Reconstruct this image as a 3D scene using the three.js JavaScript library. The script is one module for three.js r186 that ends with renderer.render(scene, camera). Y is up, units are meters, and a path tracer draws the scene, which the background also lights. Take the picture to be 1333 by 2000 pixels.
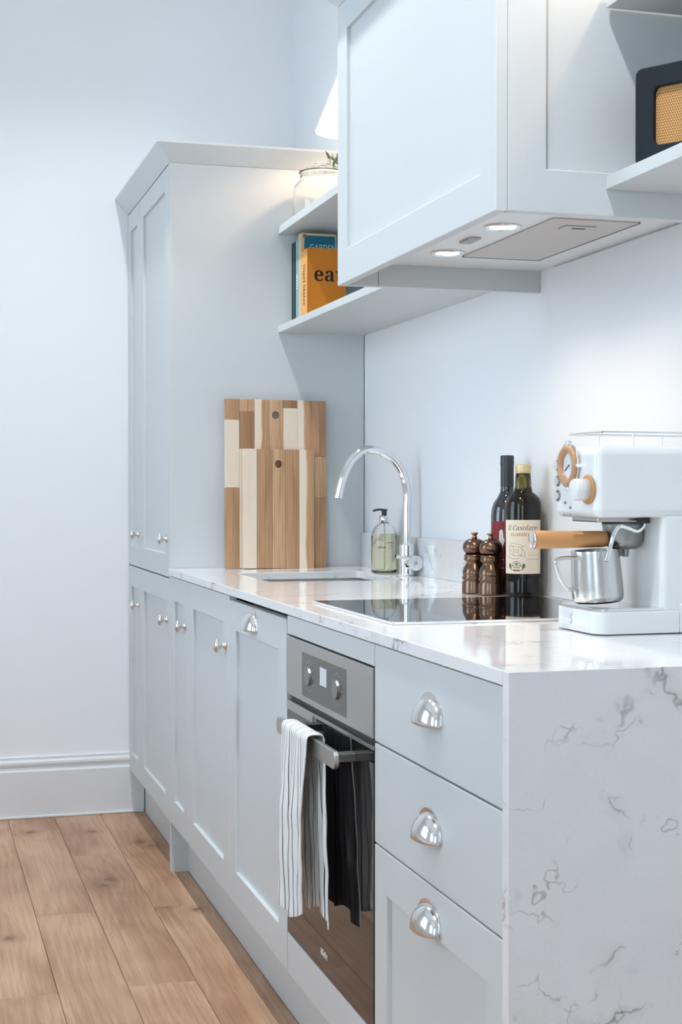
import * as THREE from 'three';
import { RoundedBoxGeometry } from 'three/addons/geometries/RoundedBoxGeometry.js';
import { mergeGeometries, mergeVertices, toCreasedNormals } from 'three/addons/utils/BufferGeometryUtils.js';
import { ImprovedNoise } from 'three/addons/math/ImprovedNoise.js';
import { FontLoader } from 'three/addons/loaders/FontLoader.js';
import { TextGeometry } from 'three/addons/geometries/TextGeometry.js';
import { RectAreaLightUniformsLib } from 'three/addons/lights/RectAreaLightUniformsLib.js';

// ---------------------------------------------------------------- camera, sky, exposure
RectAreaLightUniformsLib.init();
const renderer = new THREE.WebGLRenderer({ antialias: true });
renderer.toneMapping = THREE.LinearToneMapping;
renderer.toneMappingExposure = 0.93;
renderer.shadowMap.enabled = true;
const scene = new THREE.Scene();
scene.background = new THREE.Color().setRGB(0.65, 0.83, 1.0);      // bright overcast sky outside the windows
scene.backgroundIntensity = 5.8;
const camera = new THREE.PerspectiveCamera(38.21, 1333 / 2000, 0.05, 60);
{
  const yaw = 0.2826, pitch = -0.0146;
  camera.position.set(-0.7434, 1.1498, 1.7691);
  camera.lookAt(camera.position.x + Math.sin(yaw) * Math.cos(pitch), camera.position.y + Math.sin(pitch), camera.position.z - Math.cos(yaw) * Math.cos(pitch));
}
const DOWNLIGHT = [7.2, 6.5, 10], WALL_LAMP = 0.36, HOOD_LAMP = 0.62;           // candela
const WARM = new THREE.Color().setRGB(1.0, 0.72, 0.5), SOFT = new THREE.Color().setRGB(0.93, 0.96, 1.0);

// ---------------------------------------------------------------- room and run, in metres
const H = 0.915, DW = 0.611, ZF = -3.52, CEIL = 3.1, XL = -2.7, ZR = 3.3;
const Z0 = -0.5895, Z1 = -1.1895, Z2 = -1.7716, Z3 = -2.3331, Z4 = -2.6303, Z5 = -3.2324;
const HX = 0.143, HN = -0.4075, HF = -1.31, HB = 1.592, HT = 2.19; // hood cupboard

// ---------------------------------------------------------------- helpers
let seed = 12345;
const rnd = () => { seed = (seed * 1664525 + 1013904223) >>> 0; return seed / 4294967296; };
const rr = (a, b) => a + (b - a) * rnd();
const noise = new ImprovedNoise();
const taken = {};
function numbered(n) { taken[n] = (taken[n] ?? -1) + 1; return taken[n] ? n + '_' + String(taken[n]).padStart(3, '0') : n; }
function mesh(name, geo, mat, parent) {
  const m = new THREE.Mesh(geo, mat); m.name = parent ? name : numbered(name); m.castShadow = m.receiveShadow = true;
  (parent ?? scene).add(m); return m;
}
function tag(o, label, category, group) { o.userData.label = label; o.userData.category = category; if (group) o.userData.group = group; return o; }
function thing(name, label, category, pos = [0, 0, 0], group) {
  const g = new THREE.Group(); g.name = numbered(name); g.position.set(...pos); scene.add(g); return tag(g, label, category, group);
}
function struct(o) { o.userData.kind = 'structure'; return o; }
const merge = (a) => mergeGeometries(a.map((g) => { const q = g.index ? g.toNonIndexed() : g; for (const k of Object.keys(q.attributes)) if (!['position', 'normal', 'uv'].includes(k)) q.deleteAttribute(k); return q; }));
// metric box-projected uv, s = metres per repeat
function uvm(g, s = 1, ou = 0, ov = 0) {
  if (g.index) g = g.toNonIndexed();
  const p = g.attributes.position, n = g.attributes.normal, uv = new Float32Array(p.count * 2);
  for (let i = 0; i < p.count; i += 3) {
    const a = new THREE.Vector3(n.getX(i) + n.getX(i + 1) + n.getX(i + 2), n.getY(i) + n.getY(i + 1) + n.getY(i + 2), n.getZ(i) + n.getZ(i + 1) + n.getZ(i + 2));
    const ax = Math.abs(a.x), ay = Math.abs(a.y), az = Math.abs(a.z);
    for (let k = i; k < i + 3; k++) {
      const x = p.getX(k), y = p.getY(k), z = p.getZ(k);
      const [u, v] = ay >= ax && ay >= az ? [x, z] : ax >= az ? [z, y] : [x, y];
      uv[2 * k] = u / s + ou; uv[2 * k + 1] = v / s + ov;
    }
  }
  g.setAttribute('uv', new THREE.BufferAttribute(uv, 2)); return g;
}
function bx(x0, x1, y0, y1, z0, z1, r = 0.0015, seg = 1) {
  const w = x1 - x0, h = y1 - y0, d = z1 - z0;
  const g = r > 0 ? new RoundedBoxGeometry(w, h, d, seg, Math.min(r, w / 2.01, h / 2.01, d / 2.01)) : new THREE.BoxGeometry(w, h, d);
  g.translate((x0 + x1) / 2, (y0 + y1) / 2, (z0 + z1) / 2); return g;
}
// six-sided solid between a rectangle at y0 and another at y1: [x0,x1,z0,z1]
function hexa(a, y0, b, y1) {
  const P = [[a[0], y0, a[2]], [a[1], y0, a[2]], [a[1], y0, a[3]], [a[0], y0, a[3]], [b[0], y1, b[2]], [b[1], y1, b[2]], [b[1], y1, b[3]], [b[0], y1, b[3]]];
  const F = [[0, 1, 2, 3], [7, 6, 5, 4], [3, 2, 6, 7], [1, 0, 4, 5], [2, 1, 5, 6], [0, 3, 7, 4]], v = [];
  for (const [i, j, k, l] of F) for (const q of [i, j, k, i, k, l]) v.push(...P[q]);
  const g = new THREE.BufferGeometry(); g.setAttribute('position', new THREE.Float32BufferAttribute(v, 3)); g.computeVertexNormals();
  g.setAttribute('uv', new THREE.Float32BufferAttribute(new Float32Array(v.length / 3 * 2), 2)); return uvm(g);
}
function plankBox(x0, x1, y0, y1, z0, z1, c) {
  const A = hexa([x0, x1, z0, z1], y0, [x0, x1, z0, z1], y1 - c), B = hexa([x0, x1, z0, z1], y1 - c, [x0 + c, x1 - c, z0 + c, z1 - c], y1);
  return merge([A, B]);
}
function lathe(pts, seg = 40) { return new THREE.LatheGeometry(pts.map(([r, y]) => new THREE.Vector2(r, y)), seg); }
function tube(pts, r, seg = 40, rad = 12) { return new THREE.TubeGeometry(new THREE.CatmullRomCurve3(pts.map((p) => new THREE.Vector3(...p))), seg, r, rad, false); }
function rectShape(a0, a1, b0, b1) { const s = new THREE.Shape(); s.moveTo(a0, b0); s.lineTo(a1, b0); s.lineTo(a1, b1); s.lineTo(a0, b1); s.closePath(); return s; }
function rectHole(a0, a1, b0, b1) { const s = new THREE.Path(); s.moveTo(a0, b0); s.lineTo(a0, b1); s.lineTo(a1, b1); s.lineTo(a1, b0); s.closePath(); return s; }
function roundShape(x0, x1, y0, y1, r) {
  const s = new THREE.Shape(); s.moveTo(x0 + r, y0); s.lineTo(x1 - r, y0); s.absarc(x1 - r, y0 + r, r, -Math.PI / 2, 0); s.lineTo(x1, y1 - r); s.absarc(x1 - r, y1 - r, r, 0, Math.PI / 2);
  s.lineTo(x0 + r, y1); s.absarc(x0 + r, y1 - r, r, Math.PI / 2, Math.PI); s.lineTo(x0, y0 + r); s.absarc(x0 + r, y0 + r, r, Math.PI, 1.5 * Math.PI); return s;
}
// a shape drawn in (z, y), extruded so that its front face looks along -x and lies at x = front
function extrudeX(shape, depth, front, bevel = 0.0012) {
  const g = new THREE.ExtrudeGeometry(shape, { depth: depth - 2 * bevel, bevelEnabled: bevel > 0, bevelThickness: bevel, bevelSize: bevel, bevelOffset: -bevel, bevelSegments: 1, curveSegments: 20 });
  g.rotateY(-Math.PI / 2); g.translate(front + depth - bevel, 0, 0); return uvm(g);
}

// ---------------------------------------------------------------- textures
function dataTex(w, h, f, srgb = true) {
  const d = new Uint8Array(w * h * 4);
  for (let y = 0; y < h; y++) for (let x = 0; x < w; x++) { const c = f(x / w, y / h), i = (y * w + x) * 4; d[i] = Math.max(0, Math.min(255, c[0])); d[i + 1] = Math.max(0, Math.min(255, c[1])); d[i + 2] = Math.max(0, Math.min(255, c[2])); d[i + 3] = 255; }
  const t = new THREE.DataTexture(d, w, h); t.magFilter = THREE.LinearFilter; t.minFilter = THREE.LinearMipmapLinearFilter; t.generateMipmaps = true; t.wrapS = t.wrapT = THREE.RepeatWrapping;
  if (srgb) t.colorSpace = THREE.SRGBColorSpace; t.needsUpdate = true; return t;
}
function canvasTex(w, h, draw) {
  const c = document.createElement('canvas'); c.width = w; c.height = h; draw(c.getContext('2d'), w, h);
  const t = new THREE.CanvasTexture(c); t.colorSpace = THREE.SRGBColorSpace; return t;
}
const N = (x, y, z) => noise.noise(x, y, z);
const lerp = (a, b, t) => a + (b - a) * t;
const mix3 = (a, b, t) => [lerp(a[0], b[0], t), lerp(a[1], b[1], t), lerp(a[2], b[2], t)];
const sst = (a, b, x) => { const t = Math.max(0, Math.min(1, (x - a) / (b - a))); return t * t * (3 - 2 * t); };
// oak boards: u across 0.64 m (four boards), v along 2.56 m
const knots = []; for (let k = 0; k < 4; k++) for (let j = 0; j < 4; j++) knots.push([k * 0.16 + rr(0.03, 0.13), rr(0.05, 2.5), rr(0.007, 0.014)]);
const oakTex = dataTex(768, 1536, (u, v) => {
  let x = u * 0.64, z = v * 2.56; const b = Math.floor(u * 4);
  let kd = 0;
  for (const [kx, kz, kr] of knots) { if (Math.floor(kx / 0.16) !== b) continue; const dx = x - kx + 0.006 * N(x * 60, z * 40, 9), dz = (z - kz) / 1.6 + 0.006 * N(x * 50, z * 60, 5), d = Math.sqrt(dx * dx * 0.5 + dz * dz); const w = Math.exp(-d * d / (kr * kr * 7)); x += dx * w * -0.5; kd = Math.max(kd, Math.exp(-d * d / (kr * kr * 0.9)) * (0.95 + 0.7 * N(x * 120, z * 60, 3)), 0.35 * Math.exp(-d * d / (kr * kr * 5))); }
  const wob = N(x * 9, z * 1.5, b * 7.1) * 0.085 + N(x * 24, z * 4, b) * 0.02;
  const ring = 0.5 + 0.5 * Math.sin((x + wob) * 190 + N(x * 4, z * 0.8, b * 3) * 9);
  const fine = N(x * 150, z * 1.3, 1.7 + b) * 0.4 + N(x * 300, z * 2.2, 4.2 + b) * 0.4;
  const big = N(x * 6, z * 1.6, b * 11 + 0.4);
  const pore = Math.max(0, N(x * 340, z * 13, 6.1 + b) - 0.28) * 0.7; let t = 0.36 + 0.15 * (ring - 0.5) + 0.42 * fine + pore + 0.5 * big + 0.3 * N(x * 14, z * 5, b * 5 + 2) + 0.35 * Math.max(0, N(x * 28, z * 7, b + 8) - 0.25);
  let c = mix3([212, 174, 142], [148, 103, 72], Math.max(0, Math.min(1, t)));
  return mix3(c, [104, 68, 46], Math.min(0.85, kd));
});
// quartz: u,v one metre; thin broken grey veins
const quartzTex = dataTex(1024, 1024, (u, v) => {
  const P = (f, s) => { // tiling noise
    const a = N(u * f, v * f, s), b = N((u - 1) * f, v * f, s), c = N(u * f, (v - 1) * f, s), d = N((u - 1) * f, (v - 1) * f, s);
    return a * (1 - u) * (1 - v) + b * u * (1 - v) + c * (1 - u) * v + d * u * v;
  };
  const wx = P(8, 1.3) * 0.5 + P(22, 8.3) * 0.4 + P(55, 2.3) * 0.26 + P(120, 6.6) * 0.12, wy = P(13, 4.1) * 0.5 + P(41, 7.7) * 0.3;
  const r1 = Math.abs(P(6, 9.7) + 0.42 * wx), r2 = Math.abs(P(9, 15.2) - 0.5 * wx + 0.2 * wy), r3 = Math.abs(P(7, 25.2) + 0.5 * wy + 0.25 * wx);
  const m1 = sst(0.08, 0.42, P(7, 21.5) + 0.5 * P(23, 3.3) + 0.1), m2 = sst(0.08, 0.45, P(9, 33.1) + 0.5 * P(29, 5.9) + 0.05), m3 = sst(0.12, 0.42, P(6, 53.1) + 0.5 * P(31, 1.9));
  const v1 = (1 - sst(0.001, 0.022, r1)) * m1, v2 = (1 - sst(0.001, 0.02, r2)) * m2, v3 = (1 - sst(0.001, 0.03, r3)) * m3;
  const cloud = P(4, 41) * 4 + P(14, 43) * 3 + P(160, 47) * 3;
  const k = Math.min(1, v1 * 0.5 + v2 * 0.4 + v3 * 0.45 + 0.1 * m1 * (1 - sst(0, 0.12, r1)) + 0.08 * m3 * (1 - sst(0, 0.15, r3)));
  return mix3([233 + cloud, 232 + cloud, 231 + cloud], [124, 120, 115], k);
});
// cutting-board timber, u across 0.1 m, v along 0.4 m; pale sapwood beside brown heartwood
function staveTex(pale, s) {
  const t = dataTex(128, 512, (u, v) => {
    const x = u * 0.1, z = v * 0.4, wob = N(x * 25, z * 5, s) * 0.012;
    const edge = pale === 2 ? 1 : pale === 0 ? 0 : sst(-0.006, 0.006, 0.04 - x + N(0.3, z * 9, s) * 0.012 + N(0.7, z * 30, s) * 0.003);
    const g = 0.5 + 0.5 * Math.sin((x + wob) * 420 + s) * 0.5 + N(x * 600, z * 14, s) * 0.6;
    const heart = mix3([214, 176, 138], [158, 112, 76], Math.max(0, Math.min(1, 0.25 + 0.45 * g + 0.4 * N(x * 30, z * 4, s + 5))));
    const sap = mix3([244, 231, 214], [226, 205, 180], Math.max(0, Math.min(1, 0.35 * g + 0.3)));
    return mix3(heart, sap, edge);
  });
  t.wrapT = THREE.MirroredRepeatWrapping; return t;
}

// ---------------------------------------------------------------- materials
const std = (o) => new THREE.MeshStandardMaterial(o), phy = (o) => new THREE.MeshPhysicalMaterial(o);
const lin = (r, g, b) => new THREE.Color().setRGB(r, g, b);
const M = {
  wall: std({ color: lin(0.87, 0.875, 0.88), roughness: 0.9 }),
  ceiling: std({ color: lin(0.82, 0.82, 0.82), roughness: 0.95 }),
  trim: std({ color: lin(0.78, 0.78, 0.78), roughness: 0.45 }),
  paint: phy({ color: lin(0.625, 0.645, 0.64), roughness: 0.42 }),
  quartz: phy({ map: quartzTex, roughness: 0.07, ior: 1.55 }),
  chrome: std({ color: lin(0.86, 0.87, 0.88), metalness: 1, roughness: 0.07 }),
  nickel: std({ color: lin(0.8, 0.79, 0.77), metalness: 1, roughness: 0.14 }),
  steel: std({ color: lin(0.5, 0.49, 0.47), metalness: 1, roughness: 0.32 }),
  jugSteel: std({ color: lin(0.66, 0.65, 0.63), metalness: 1, roughness: 0.22 }),
  darkSteel: std({ color: lin(0.3, 0.295, 0.28), metalness: 1, roughness: 0.35 }),
  blackGlass: phy({ color: lin(0.008, 0.008, 0.009), roughness: 0.03, ior: 1.5 }),
  black: std({ color: lin(0.012, 0.012, 0.013), roughness: 0.45 }),
  joint: std({ color: lin(0.13, 0.075, 0.045), roughness: 0.8 }),
  gap: std({ color: lin(0.05, 0.05, 0.05), roughness: 0.8 }),
  white: phy({ color: lin(0.8, 0.8, 0.79), roughness: 0.28 }),
  cream: phy({ color: lin(0.77, 0.78, 0.765), roughness: 0.25, clearcoat: 0.4, clearcoatRoughness: 0.1 }),
  glass: phy({ color: lin(1, 1, 1), roughness: 0, transmission: 1, thickness: 0, ior: 1.5 }),
  filter: std({ color: lin(0.6, 0.55, 0.51), metalness: 0.55, roughness: 0.5 }),
  oakPale: std({ map: oakTex, roughness: 0.42, color: lin(1, 0.98, 0.95) }),
  copper: std({ color: lin(0.5, 0.27, 0.14), roughness: 0.4 }),
  beech: std({ color: lin(0.56, 0.27, 0.1), roughness: 0.42 }),
};
const floorMats = [[1, 1, 1], [0.93, 0.9, 0.87], [1.05, 1.04, 1.03], [0.86, 0.82, 0.78]].map((c) => std({ map: oakTex, roughness: 0.42, color: lin(c[0] * 0.92, c[1] * 0.9, c[2] * 0.88) }));
const font = await new FontLoader().loadAsync('fonts/droid/droid_serif_bold.typeface.json');
const fontSans = await new FontLoader().loadAsync('fonts/droid/droid_sans_bold.typeface.json');
function letters(t, size, f = fontSans, depth = 0.0004) { const g = new TextGeometry(t, { font: f, size, depth, curveSegments: 4 }); g.center(); return g; }

// ================================================================ THE ROOM
{
  const floor = struct(mesh('floor', bx(XL - 0.2, DW + 0.2, -0.12, -0.014, ZF - 0.2, ZR + 0.2, 0), M.joint));
  const W = 0.16, L = 1.272, gap = 0.0005;
  for (let c = -18; c < 5; c++) {
    const x0 = -0.107 + c * W, x1 = x0 + W; if (x0 > DW || x1 < XL) continue;
    const first = -2.276 + (((c % 2) + 2) % 2 ? L / 2 - 1.272 : 0);
    for (let k = -2; k < 6; k++) {
      const a = Math.max(ZF, first + k * L), b = Math.min(ZR, first + (k + 1) * L); if (b - a < 0.02) continue;
      const g = plankBox(x0 + gap, Math.min(x1, DW) - gap, -0.014, 0, a + gap, b - gap, 0.0009);
      const p = g.attributes.position, uv = g.attributes.uv, q = Math.floor(rnd() * 4) * 0.25, ov = rr(0, 0.5), fl = rnd() < 0.5;
      for (let i = 0; i < p.count; i++) { let s = (p.getX(i) - x0) / 0.64; if (fl) s = 0.25 - s; uv.setXY(i, q + Math.max(0.002, Math.min(0.248, s)), ov + (p.getZ(i) - a) / 2.56); }
      mesh('floor_plank', g, floorMats[Math.floor(rnd() * 4)], floor);
    }
  }
  struct(mesh('ceiling', bx(XL - 0.2, DW + 0.2, CEIL, CEIL + 0.2, ZF - 0.2, ZR + 0.2, 0), M.ceiling));
  struct(mesh('wall_far', bx(XL - 0.2, DW + 0.2, 0, CEIL, ZF - 0.2, ZF, 0), M.wall));
  struct(mesh('wall_right', bx(DW, DW + 0.2, 0, CEIL, ZF, ZR, 0), M.wall));
  // left wall with two sash windows, rear wall with a glazed door opening
  const ws = rectShape(ZF, ZR, 0, CEIL); const wins = [[-2.3, -0.7], [0.8, 2.0]];
  for (const [a, b] of wins) ws.holes.push(rectHole(a, b, 0.85, 2.75));
  struct(mesh('wall_left', extrudeX(ws, 0.2, XL - 0.2, 0), M.wall));
  const rs = rectShape(XL - 0.2, DW + 0.2, 0, CEIL); rs.holes.push(rectHole(-2.35, -1.35, 0.7, 2.6));
  { const g = new THREE.ExtrudeGeometry(rs, { depth: 0.2, bevelEnabled: false }); g.translate(0, 0, ZR); struct(mesh('wall_rear', g, M.wall)); }
  wins.forEach(([a, b], i) => {
    const w = struct(new THREE.Group()); w.name = 'window_' + (i + 1); w.position.set(XL - 0.1, 0.85, (a + b) / 2); scene.add(w);
    const hw = (b - a) / 2, hh = 1.9;
    const f = []; for (const [y0, y1] of [[0, 0.06], [hh / 2 - 0.025, hh / 2 + 0.025], [hh - 0.06, hh]]) f.push(bx(-0.03, 0.03, y0, y1, -hw, hw, 0.004));
    for (const z of [-hw, -0.012, hw - 0.06]) f.push(bx(-0.029, 0.029, 0, hh, z, z + (z > -0.1 && z < 0.1 ? 0.024 : 0.06), 0.004));
    mesh('window_frame', merge(f), M.trim, w);
    for (const [y0, y1] of [[0.06, hh / 2 - 0.025], [hh / 2 + 0.025, hh - 0.06]]) for (const [z0, z1] of [[-hw + 0.06, -0.012], [0.012, hw - 0.06]]) {
      const p = new THREE.PlaneGeometry(z1 - z0, y1 - y0); p.rotateY(Math.PI / 2); p.translate(0, (y0 + y1) / 2, (z0 + z1) / 2); mesh('pane', p, M.glass, w);
    }
    mesh('window_sill', bx(0.03, 0.2, -0.03, 0, -hw - 0.05, hw + 0.05, 0.006), M.trim, w);
  });
  {
    const w = struct(new THREE.Group()); w.name = 'window_3'; w.position.set(-1.85, 0.7, ZR + 0.1); scene.add(w);
    const f = []; for (const [y0, y1] of [[0, 0.06], [1.84, 1.9]]) f.push(bx(-0.5, 0.5, y0, y1, -0.03, 0.03, 0.004));
    for (const x of [-0.5, -0.03, 0.44]) f.push(bx(x, x + 0.06, 0, 1.9, -0.029, 0.029, 0.004));
    mesh('window_frame', merge(f), M.trim, w);
    for (const [x0, x1] of [[-0.44, -0.03], [0.03, 0.44]]) { const p = new THREE.PlaneGeometry(x1 - x0, 1.78); p.translate((x0 + x1) / 2, 0.95, 0); mesh('pane', p, M.glass, w); }
  }
  // moulded baseboard on the far wall
  const prof = new THREE.Shape(); [[0, 0], [0.021, 0], [0.021, 0.163], [0.017, 0.1655], [0.0125, 0.169], [0.012, 0.176], [0.0155, 0.182], [0.0185, 0.189], [0.0175, 0.197], [0.0125, 0.203], [0.0115, 0.208], [0.012, 0.212], [0.009, 0.2155], [0, 0.2155]].forEach(([x, y], i) => i ? prof.lineTo(x, y) : prof.moveTo(x, y));
  const bg = new THREE.ExtrudeGeometry(prof, { depth: 0.052 - XL, bevelEnabled: false }); bg.rotateY(-Math.PI / 2); bg.rotateY(0);
  // profile x -> +z, extrusion -> -x
  bg.translate(0.052, 0, ZF); const bb = struct(mesh('baseboard_far', bg, M.trim));
  mesh('bead', bx(XL, 0.05, 0, 0.009, ZF + 0.02, ZF + 0.029, 0.003), M.trim, bb);
  struct(mesh('baseboard_left', bx(XL, XL + 0.02, 0, 0.2, ZF + 0.03, ZR, 0.004), M.trim));
}
// recessed ceiling downlights over the aisle
[[-0.2, -2.48, 'aisle beside the tall cupboards'], [-0.2, -1.19, 'aisle before the oven'], [-0.2, 0.1, 'aisle at the near end of the worktop']].forEach(([x, z, where], i) => {
  const g = thing('ceiling_downlight', 'round ceiling downlight over the ' + where, 'downlight', [x, CEIL, z], 'ceiling downlights');
  mesh('bezel', lathe([[0.034, 0], [0.046, 0], [0.046, -0.004], [0.036, -0.006], [0.034, -0.001], [0.034, 0]], 32), M.white, g);
  const d = new THREE.CylinderGeometry(0.033, 0.033, 0.002, 32); d.translate(0, -0.0015, 0);
  mesh('lens', d, std({ color: 0xffffff, emissive: SOFT, emissiveIntensity: 6 }), g);
  const s = new THREE.SpotLight(SOFT, DOWNLIGHT[i], 0, 1.15, 0.7, 2); s.position.set(0, -0.012, 0); s.target.position.set(0, -3, 0); s.shadow.radius = 1.6; s.castShadow = true; g.add(s, s.target);
});

// ================================================================ CABINETS
// a shaker front looking along -x; returns the frame mesh with its panel as child
function shaker(parent, z0, z1, y0, y1, o = {}) {
  const { st = 0.07, top = 0.07, bot = 0.075, x = 0, name = 'door' } = o;
  const s = rectShape(z0, z1, y0, y1); s.holes.push(rectHole(z0 + st, z1 - st, y0 + bot, y1 - top));
  const d = mesh(name, extrudeX(s, 0.02, x), M.paint, parent);
  mesh('panel', bx(x + 0.009, x + 0.018, y0 + bot - 0.003, y1 - top + 0.003, z0 + st - 0.003, z1 - st + 0.003, 0), M.paint, d);
  return d;
}
function slab(parent, z0, z1, y0, y1, name = 'drawer_front', x = 0) { return mesh(name, bx(x, x + 0.02, y0, y1, z0, z1, 0.0015), M.paint, parent); }
const knobGeo = (() => { const g = lathe([[0, 0.032], [0.006, 0.0315], [0.0115, 0.029], [0.0145, 0.025], [0.0145, 0.021], [0.011, 0.0175], [0.006, 0.0145], [0.005, 0.009], [0.0065, 0.004], [0.0095, 0.0025], [0.0098, 0], [0, 0]].reverse(), 28); g.scale(1, 1, 1.18); g.rotateZ(Math.PI / 2); g.rotateX(Math.PI / 2); return g; })();
function knob(parent, y, z, x = 0) { const k = mesh('knob', knobGeo, M.nickel, parent); k.position.set(x, y, z); return k; }
const cupGeo = (() => {
  const a = 0.046, b = 0.04, c = 0.027, pos = [], idx = [], nu = 28, nv = 12;
  for (const t of [0, 0.0022]) for (let i = 0; i <= nu; i++) for (let j = 0; j <= nv; j++) {
    const th = Math.PI * i / nu, ph = Math.PI / 2 * j / nv; pos.push(-(c - t) * Math.pow(Math.sin(th), 0.8) * Math.sin(ph), (b - t) * Math.pow(Math.sin(th), 0.85) * Math.cos(ph), (a - t) * Math.cos(th));
  }
  const o = (nu + 1) * (nv + 1), at = (s, i, j) => s * o + i * (nv + 1) + j;
  for (let i = 0; i < nu; i++) { for (let j = 0; j < nv; j++) { idx.push(at(0, i, j), at(0, i, j + 1), at(0, i + 1, j), at(0, i + 1, j), at(0, i, j + 1), at(0, i + 1, j + 1)); idx.push(at(1, i, j), at(1, i + 1, j), at(1, i, j + 1), at(1, i + 1, j), at(1, i + 1, j + 1), at(1, i, j + 1)); } idx.push(at(0, i, nv), at(1, i, nv), at(0, i + 1, nv), at(0, i + 1, nv), at(1, i, nv), at(1, i + 1, nv)); }
  const g = new THREE.BufferGeometry(); g.setAttribute('position', new THREE.Float32BufferAttribute(pos, 3)); g.setIndex(idx); g.computeVertexNormals(); return g;
})();
const cupBack = (() => { const s = new THREE.Shape(); s.moveTo(-0.053, 0); for (let i = 0; i <= 32; i++) { const t = Math.PI - Math.PI * i / 32; s.lineTo(0.053 * Math.cos(t), 0.047 * Math.pow(Math.sin(t), 0.8)); } s.closePath(); return extrudeX(s, 0.0025, -0.0025, 0.0005); })();
function cup(parent, y, z, x = 0) { const h = mesh('cup_handle', cupGeo, M.nickel, parent); h.position.set(x, y, z); mesh('back_plate', cupBack, M.nickel, h); return h; }
const G = 0.0016; // half the gap between fronts

{ // tall cupboards
  const a = thing('tall_cupboard', 'narrow tall pale grey cupboard against the far wall', 'cupboard', [0, 0, 0]);
  mesh('body', bx(0.022, DW - 0.022, 0.15, 2.13, ZF + 0.022, Z5 - 0.001, 0), M.paint, a);
  let d = shaker(a, ZF + 0.004, Z5 - G, 0.8875, 2.127, { st: 0.062, top: 0.066, bot: 0.07 }); knob(d, 1.0, Z5 - 0.042);
  d = shaker(a, ZF + 0.004, Z5 - G, 0.153, 0.8835, { st: 0.062, top: 0.072, bot: 0.068 }); knob(d, 0.757, Z5 - 0.042);
  const b = thing('tall_cupboard', 'wide tall pale grey cupboard with plain side panel beside the worktop', 'cupboard', [0, 0, 0]);
  mesh('body', bx(0.022, DW - 0.022, 0.15, 2.13, Z5 + 0.001, Z4 - 0.018, 0), M.paint, b);
  d = shaker(b, Z5 + G, Z4 - 0.018 - G, 0.8875, 2.127, { st: 0.072, top: 0.066, bot: 0.07 }); knob(d, 1.003, Z4 - 0.055);
  d = shaker(b, Z5 + G, Z4 - 0.018 - G, 0.153, 0.8835, { st: 0.072, top: 0.072, bot: 0.068 }); knob(d, 0.757, Z4 - 0.055);
  mesh('side_panel', bx(0, DW - 0.0025, 0, 2.13, Z4 - 0.018, Z4, 0.001), M.paint, b);
  const c = mesh('cornice', hexa([0, DW, ZF, Z4], 2.1305, [-0.045, DW, ZF, Z4 + 0.045], 2.18), M.paint); tag(c, 'sloping grey cornice along the top of the tall cupboards', 'cornice');
  mesh('top_edge', hexa([-0.045, DW, ZF, Z4 + 0.045], 2.18, [-0.045, DW, ZF, Z4 + 0.045], 2.187), M.paint, c);
  tag(mesh('plinth', bx(0.054, 0.072, 0, 0.15, ZF + 0.03, Z4 - 0.018, 0.001), M.paint), 'recessed grey plinth under the tall cupboards', 'plinth');
  tag(mesh('plinth', bx(0.054, 0.072, 0, 0.15, Z4, -0.0225, 0.001), M.paint), 'long recessed grey plinth under the base units and oven', 'plinth');
}
{ // base units
  const carcass = (p, z0, z1, y0 = 0.15, y1 = 0.888) => mesh('body', bx(0.022, 0.59, y0, y1, z0, z1, 0), M.paint, p);
  const TOP = 0.8925;
  let u = thing('base_unit', 'narrow grey base unit with one knob next to the tall cupboard', 'base unit'); carcass(u, Z4 + 0.001, Z3 - 0.001);
  let d = shaker(u, Z4 + G, Z3 - G, 0.153, TOP, { st: 0.068, bot: 0.076 }); knob(d, 0.765, Z3 - 0.042);
  u = thing('base_unit', 'wide grey base unit with a round knob under the sink', 'base unit'); mesh('body', bx(0.022, 0.59, 0.15, 0.66, Z3 + 0.001, Z2 - 0.001, 0), M.paint, u);
  d = shaker(u, Z3 + G, Z2 - G, 0.153, TOP, { st: 0.072, bot: 0.076 }); knob(d, 0.767, Z2 - 0.04);
  u = thing('base_unit', 'grey panelled door with a cup handle left of the oven', 'base unit'); carcass(u, Z2 + 0.001, Z1 - 0.001, 0.15, 0.87);
  d = shaker(u, Z2 + G, Z1 - 0.005, 0.153, 0.883, { st: 0.072, bot: 0.08 }); cup(d, 0.832, (Z1 + Z2) / 2 - 0.03);
  u = thing('oven_housing', 'grey strips above and below the built-in oven', 'base unit');
  mesh('top_strip', bx(0, 0.02, 0.8545, TOP, Z1 + G, Z0 - G, 0.0015), M.paint, u);
  mesh('bottom_strip', bx(0, 0.02, 0.153, 0.2355, Z1 + G, Z0 - G, 0.0015), M.paint, u);
  mesh('body', bx(0.022, 0.59, 0.15, 0.232, Z1 + 0.001, Z0 - 0.001, 0), M.paint, u);
  mesh('side', bx(0.03, 0.59, 0.232, 0.888, Z1 + 0.001, Z1 + 0.014, 0), M.paint, u);
  mesh('side', bx(0.03, 0.59, 0.232, 0.888, Z0 - 0.014, Z0 - 0.001, 0), M.paint, u);
  u = thing('drawer_unit', 'grey three-drawer unit with cup handles at the near end', 'drawer unit'); carcass(u, Z0 + 0.001, -0.0235);
  d = slab(u, Z0 + G, -0.0245, 0.7305, TOP, 'drawer'); cup(d, 0.802, -0.308);
  d = slab(u, Z0 + G, -0.0245, 0.561, 0.7273, 'drawer'); cup(d, 0.628, -0.311);
  d = shaker(u, Z0 + G, -0.0245, 0.153, 0.5578, { st: 0.062, top: 0.073, bot: 0.075, name: 'drawer' }); cup(d, 0.49, -0.314);
}
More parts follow.
